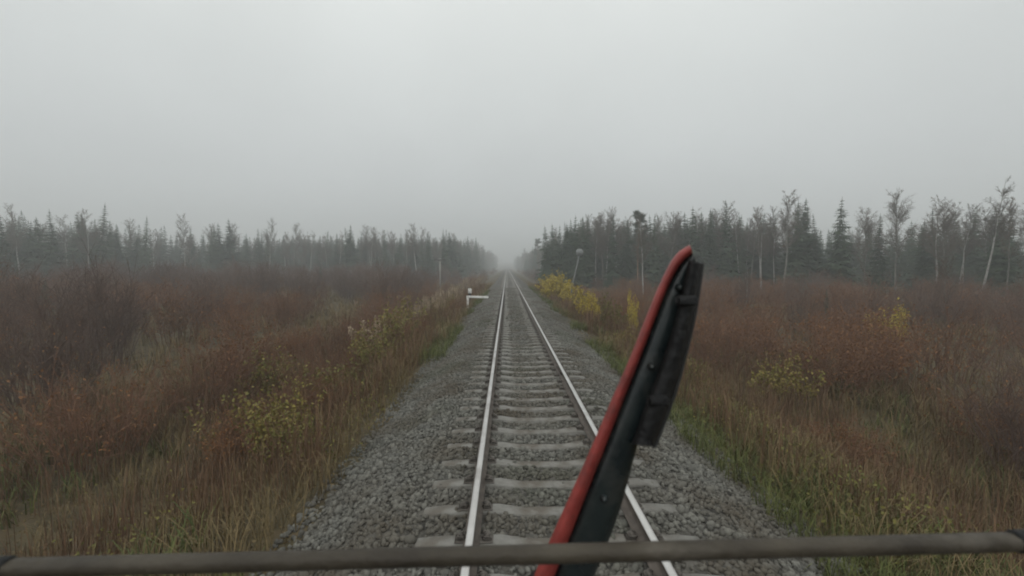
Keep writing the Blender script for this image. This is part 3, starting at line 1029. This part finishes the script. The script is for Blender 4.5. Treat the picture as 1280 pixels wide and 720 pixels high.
# weed leaves near the camera
rng = np.random.default_rng(110)
lf = MB()
for side in (-1, 1):
    n = 16000
    x = side * (2.7 + rng.gamma(2.0, 1.1, n)); y = -1 + 30 * rng.uniform(0, 1, n) ** 1.3
    k = noise2(x, y, 1.1, 77) > .55
    x, y = x[k], y[k]
    z = ground(x, y) + rng.uniform(.03, .6, len(x)) * np.clip((np.abs(x) - 2.4), .1, 1.2)
    leaves(lf, np.stack([x, y, z], 1), .024, rng)
o = lf.build('weed_leaves', M['olive_leaf']); tag(o, 'small olive and yellow leaves of weeds on the banks', 'weeds', kind='stuff')

# fallen leaves and broken stems lying on the ground
lit = MB()
n = 60000
x = rng.uniform(2.9, 16, n) * np.where(rng.uniform(0, 1, n) < .5, -1, 1); y = -1 + 34 * rng.uniform(0, 1, n) ** 1.4
C = np.stack([x, y, ground(x, y) + .012], 1)
leaves(lit, C[:36000], .028, rng)
a = rng.uniform(0, 6.28, n - 36000); d_ = np.stack([np.cos(a), np.sin(a), rng.normal(.1, .15, len(a))], 1)
prisms(lit, C[36000:], C[36000:] + d_ * rng.uniform(.08, .45, (len(a), 1)), .0035, .002)
o = lit.build('leaf_litter', M['dry']); tag(o, 'brown fallen leaves and broken stems lying on the banks', 'leaf litter', kind='stuff')

# plume reeds: countable clumps
def make_reed(seed):
    rng = np.random.default_rng(seed)
    root = link('reed_clump')
    s = MB(); B = rng.normal(0, .16, (42, 3)); B[:, 2] = -.05
    blades(s, B, 1.35, .008, .22, rng)
    part('blades', s, M['dry'], root)
    p = MB()
    for i in range(13):
        b = rng.normal(0, .14, 3); b[2] = 0
        t = b + np.array([rng.normal(0, .18), rng.normal(0, .18), rng.uniform(1.15, 1.7)])
        prisms(p, b[None], t[None], .006, .004)
        m = 34
        C = t + np.array([0, 0, -.12]) + rng.normal(0, 1, (m, 3)) * np.array([.035, .035, .11])
        leaves(p, C, .045, rng, .35)
    part('plume', p, M['plume'], root)
    return root
REED = [make_reed(121), make_reed(122)]
RD = []
def put_reed(x, y, s, label):
    src = REED[int(RNG.integers(2))]
    if src.name not in USED: o = src; USED.add(src.name)
    else: o = copy_tree(src)
    o.location = (x, y, float(ground(x, y))); o.scale = (s * 1.15, s * 1.15, s * 1.22); o.rotation_euler = (0, 0, RNG.uniform(0, 6.28))
    tag(o, label, 'reeds', 'pale reed clumps on the banks')
rl = [(540, 26, .9), (552, 25, .8), (566, 34, .95), (574, 40, 1.), (560, 40, .95), (548, 33, 1.), (533, 30, .9), (523, 26, .8), (590, 46, 1.), (598, 54, .9), (582, 52, 1.1), (470, 18, .9), (455, 16, .9), (604, 66, 1.)]
for i, (px, d, s) in enumerate(rl):
    put_reed(wx(px, d), d, s, f'pale plumed reed clump, {ORD[i]} of those on the left bank by row placing' if False else [
        'pale reed clump left of the ochre shrub', 'pale reed clump just right of the ochre shrub', 'pale reed clump close left of the white barrier',
        'tall reed clump behind the left end of the white barrier', 'pale reed clump rising below the telegraph pole', 'tall pale reed clump under the telegraph pole',
        'pale reed clump between the olive and ochre shrubs', 'short reed clump right of the olive yellow shrub', 'reed clump behind the short white post',
        'reed clump on the bank beyond the white barrier', 'tallest reed clump beyond the short white post', 'reed clump left of the greenish shrub on the left bank',
        'nearest reed clump low on the left bank', 'small far reed clump by the ballast edge past the barrier'][i])

# ------------------------------------------------------------------ lineside things
# white barrier arm on a short post, 30 m ahead on the left
D = 30.0
xb, xe = wx(584.5, D), wx(609, D)
root = link('trackside_barrier'); root.location = (xb, D, float(ground(xb, D)))
zt = wz(370.3, D) - root.location.z
tag(root, 'low white barrier arm on a short white post, left of the track', 'barrier')
m_ = MB(); box(m_, (0, 0, zt / 2 - .2), (.15, .15, zt + .4), bev=.015); m_.build('post', M['white'], root)
m_ = MB(); box(m_, ((xe - xb) / 2 + .0, 0, zt - .078), (xe - xb + .16, .13, .155), rot=Matrix.Rotation(R(1.0), 3, 'Y'), bev=.015)
box(m_, (0, -.0, zt - .08), (.172, .172, .03), bev=.004)
m_.build('arm', M['white'], root)
# short white post behind it
D = 34.0
x = wx(587.2, D)
root = link('marker_post'); root.location = (x, D, float(ground(x, D)))
zt = wz(361.2, D) - root.location.z
tag(root, 'short white marker post with a dark band, behind the white barrier', 'marker post')
m_ = MB(); box(m_, (0, 0, zt - .70), (.19, .19, 1.4), bev=.02); m_.build('shaft', M['black'], root)
m_ = MB(); box(m_, (0, 0, zt - .19), (.29, .22, .36), bev=.03); box(m_, (0, 0, zt + .0), (.2, .15, .07), bev=.02); m_.build('head', M['white'], root)
# telegraph pole
D = 76.0
x = wx(550.3, D)
root = link('telegraph_pole'); root.location = (x, D, float(ground(x, D)))
zt = wz(322.3, D) - root.location.z
tag(root, 'thin grey wooden telegraph pole with one crossarm rising from the left scrub', 'telegraph pole')
m_ = MB(); tube(m_, [[0, 0, -.4], [.01, 0, zt * .5], [0, 0, zt]], [.14, .125, .10], 9); m_.build('pole', M['wood'], root, True)
m_ = MB(); box(m_, (0, -.15, zt - .42), (1.95, .16, .25), bev=.02); m_.build('crossarm', M['porcelain'], root)
for dx in (-.85, -.5, .5, .85):
    m_ = MB(); tube(m_, [[dx, -.13, zt - .36], [dx, -.13, zt - .22], [dx, -.13, zt - .21], [dx, -.13, zt - .12], [dx, -.13, zt - .06]], [.02, .02, .06, .06, .03], 8)
    m_.build('insulator', M['porcelain'], root)
for s in (-1, 1):
    m_ = MB(); prisms(m_, np.array([[s * .62, -.13, zt - .46]]), np.array([[s * .06, -.12, zt - 1.0]]), .025, .025, n=4); m_.build('brace', M['wood'], root)
# leaning post with a round disc
D = 34.0
x0, z0, x1, z1 = wx(715.6, D), wz(357, D), wx(722.5, D), wz(326, D)
gx = x0 - .18; gz = float(ground(gx, D)) - .3
root = link('disc_post'); root.location = (gx, D, float(ground(gx, D)))
tag(root, 'leaning pale post carrying a round pale disc, before the right stand', 'sign post')
def lc(x_, z_, yy=0): return [x_ - gx, yy, z_ - root.location.z]
m_ = MB(); tube(m_, [lc(gx - .03, gz), lc(x0, z0), lc(x1, z1), lc(x1 + .06, z1 + .45)], [.07, .062, .055, .05], 8); m_.build('post', M['dirty_white'], root, True)
dc = np.array(lc(wx(724.3, D), wz(316, D), -.07))
m_ = MB(); tube(m_, [dc + [0, .02, 0], dc - [0, .02, 0]], [.30, .30], 28); m_.build('disc', M['dirty_white'], root)
m_ = MB(); tube(m_, [dc + [0, .045, 0], dc + [0, .0, 0]], [.09, .09], 10); m_.build('bracket', M['clip'], root)

# ------------------------------------------------------------------ things on the cab front: wiper and bar
camM = camo.matrix_world.copy()
def at(px, py, d):                # a point seen at (px, py), d metres ahead of the camera: used to size the wiper and bar
    return np.array(camM @ Vector(((px - 640) / f_ * d, (360 - py) / f_ * d, -d)))
dW = .62
def strip(mb, left, right, d0, th, nx=5, round_=.35):
    """a bar with a rounded front between two outlines, th metres thick"""
    left = np.array(left, float); right = np.array(right, float); m = len(left)
    ring = []
    for i in range(m):
        row = []
        for k in range(nx):
            u = k / (nx - 1)
            p = left[i] * (1 - u) + right[i] * u
            bul = th * .5 * (1 - abs(2 * u - 1) ** 3)
            row.append(at(p[0], p[1], d0 - bul))
        for k in range(nx):
            u = 1 - k / (nx - 1)
            p = left[i] * (1 - u) + right[i] * u
            row.append(at(p[0], p[1], d0 + th))
        ring.append(row)
    n = 2 * nx
    V = np.array(ring).reshape(-1, 3)
    Q = [[i * n + k, i * n + (k + 1) % n, (i + 1) * n + (k + 1) % n, (i + 1) * n + k] for i in range(m - 1) for k in range(n)]
    for e in (0, (m - 1) * n):
        for k in range(nx - 1):
            Q.append([e + k, e + k + 1, e + n - 2 - k, e + n - 1 - k])
    mb.add(V, Q)
def smooth_pts(P, n):
    P = np.array(P, float); t = np.linspace(0, 1, len(P)); u = np.linspace(0, 1, n)
    # Catmull-Rom
    out = []
    for v in u:
        s = v * (len(P) - 1); i = min(int(s), len(P) - 2); f = s - i
        p0 = P[max(i - 1, 0)]; p1 = P[i]; p2 = P[i + 1]; p3 = P[min(i + 2, len(P) - 1)]
        out.append(.5 * (2 * p1 + (p2 - p0) * f + (2 * p0 - 5 * p1 + 4 * p2 - p3) * f * f + (3 * p1 - p0 - 3 * p2 + p3) * f ** 3))
    return np.array(out)
eL = smooth_pts([(632, 800), (668, 718), (712, 620), (743, 550), (765, 498), (790, 440), (812, 385), (829, 345), (845, 318), (862, 306)], 40)
eR = smooth_pts([(660, 800), (694, 718), (732, 620), (760, 550), (780, 498), (803, 440), (823, 388), (838, 352), (852, 328), (866, 316)], 40)
aR = smooth_pts([(712, 800), (744, 718), (774, 640), (797, 556), (812, 512), (832, 460), (848, 412), (857, 376), (864, 348), (870, 326)], 40)
bL = smooth_pts([(795, 555), (812, 508), (830, 460), (845, 415), (855, 375), (862, 345), (867, 325)], 24)
bR = smooth_pts([(817, 559), (832, 520), (846, 480), (858, 435), (868, 390), (874, 352), (877, 328)], 24)
root = link('windscreen_wiper')
tag(root, 'black wiper arm with a red left edge, slanting across the right rail', 'wiper')
m_ = MB(); strip(m_, eR + [-.5, 0], aR, dW, .018, 7); m_.build('arm', M['gloss'], root, True)
m_ = MB(); strip(m_, eL, eR, dW - .006, .028, 5); m_.build('edge_strip', M['red'], root, True)
m_ = MB(); strip(m_, bL - [6, 0], bR, dW - .012, .045, 6); m_.build('blade', M['rubber'], root, True)
cL = (eR + aR) / 2
lip = bR
m_ = MB(); strip(m_, lip - [1.5, 0], lip + [3.5, 1], dW - .004, .008, 3); m_.build('rubber_lip', M['lip'], root, True)
for k in (9, 21, 31):
    c = at(*(cL[k]), dW - .012)
    m_ = MB(); tube(m_, [c + [0, .012, 0], c, c - [0, .002, 0], c - [0, .006, 0]], [.006, .006, .004, .0035], 6); m_.build('bolt', M['gloss'], root)
for k in (5, 16):
    c = at(*((bL[k] + bR[k]) / 2 - [4, 0]), dW - .036)
    m_ = MB(); box(m_, c, (.030, .010, .014), bev=.003); m_.build('blade_clip', M['rubber'], root)
pv = at(690, 800, dW + .02)
m_ = MB(); tube(m_, [pv + [0, -.03, 0], pv + [0, .10, 0]], [.04, .04], 14); m_.build('pivot', M['rubber'], root)

# bar across the foot of the windscreen
dB = .48
root = link('cab_bar')
tag(root, 'grey brown horizontal bar crossing the view in front of the wiper foot', 'bar')
p0 = at(438, 698.5, dB); p1 = at(841, 688, dB)
dirv = unit(p1 - p0); mid = (p0 + p1) / 2
m_ = MB()
a_, b2 = mid - dirv * .95, mid + dirv * .95
pr = [(-.012, -.0045), (-.012, .004), (-.009, .0085), (0, .0105), (.009, .0085), (.012, .004), (.012, -.006), (.008, -.0105), (-.006, -.0115)]
rows = []
for t in np.linspace(0, 1, 30):
    c = a_ + (b2 - a_) * t
    rows.append([c + .8 * np.array([0, y_, z_]) for (y_, z_) in pr])
n = len(pr); V = np.array(rows).reshape(-1, 3)
Q = [[i * n + k, i * n + (k + 1) % n, (i + 1) * n + (k + 1) % n, (i + 1) * n + k] for i in range(29) for k in range(n)]
m_.add(V, Q, [[0, k, k + 1] for k in range(1, n - 1)] + [[29 * n, 29 * n + k + 1, 29 * n + k] for k in range(1, n - 1)])
m_.build('rod', M['bar'], root)
for t in (.2, .8):
    c = a_ + (b2 - a_) * t
    m_ = MB(); tube(m_, [c - dirv * .012, c - dirv * .010, c + dirv * .010, c + dirv * .012], [.0095, .0118, .0118, .0095], 14); m_.build('clamp', M['rubber'], root)
for p in (a_ + dirv * .03, b2 - dirv * .03):
    m_ = MB(); tube(m_, [p + [0, 0, -.008], p + [0, 0, -.9]], .012, 8); m_.build('bracket', M['bar'], root)

# ------------------------------------------------------------------ haze
hz = MB()
box(hz, (0, 640, 24.0), (1900, 1500, 62.0))
hm = bpy.data.materials.new('haze'); hm.use_nodes = True
n = hm.node_tree.nodes; n.remove(n["Principled BSDF"])
pv_ = n.new("ShaderNodeVolumePrincipled")
pv_.inputs['Color'].default_value = (.93, .95, .96, 1)
pv_.inputs['Density'].default_value = 0.0028
pv_.inputs['Anisotropy'].default_value = 0.35
hm.node_tree.links.new(pv_.outputs[0], n["Material Output"].inputs['Volume'])
ho = hz.build('haze', hm); tag(ho, kind='stuff')
ho["label"] = 'thin grey mist filling the air over the track and woods'; ho["category"] = 'haze'
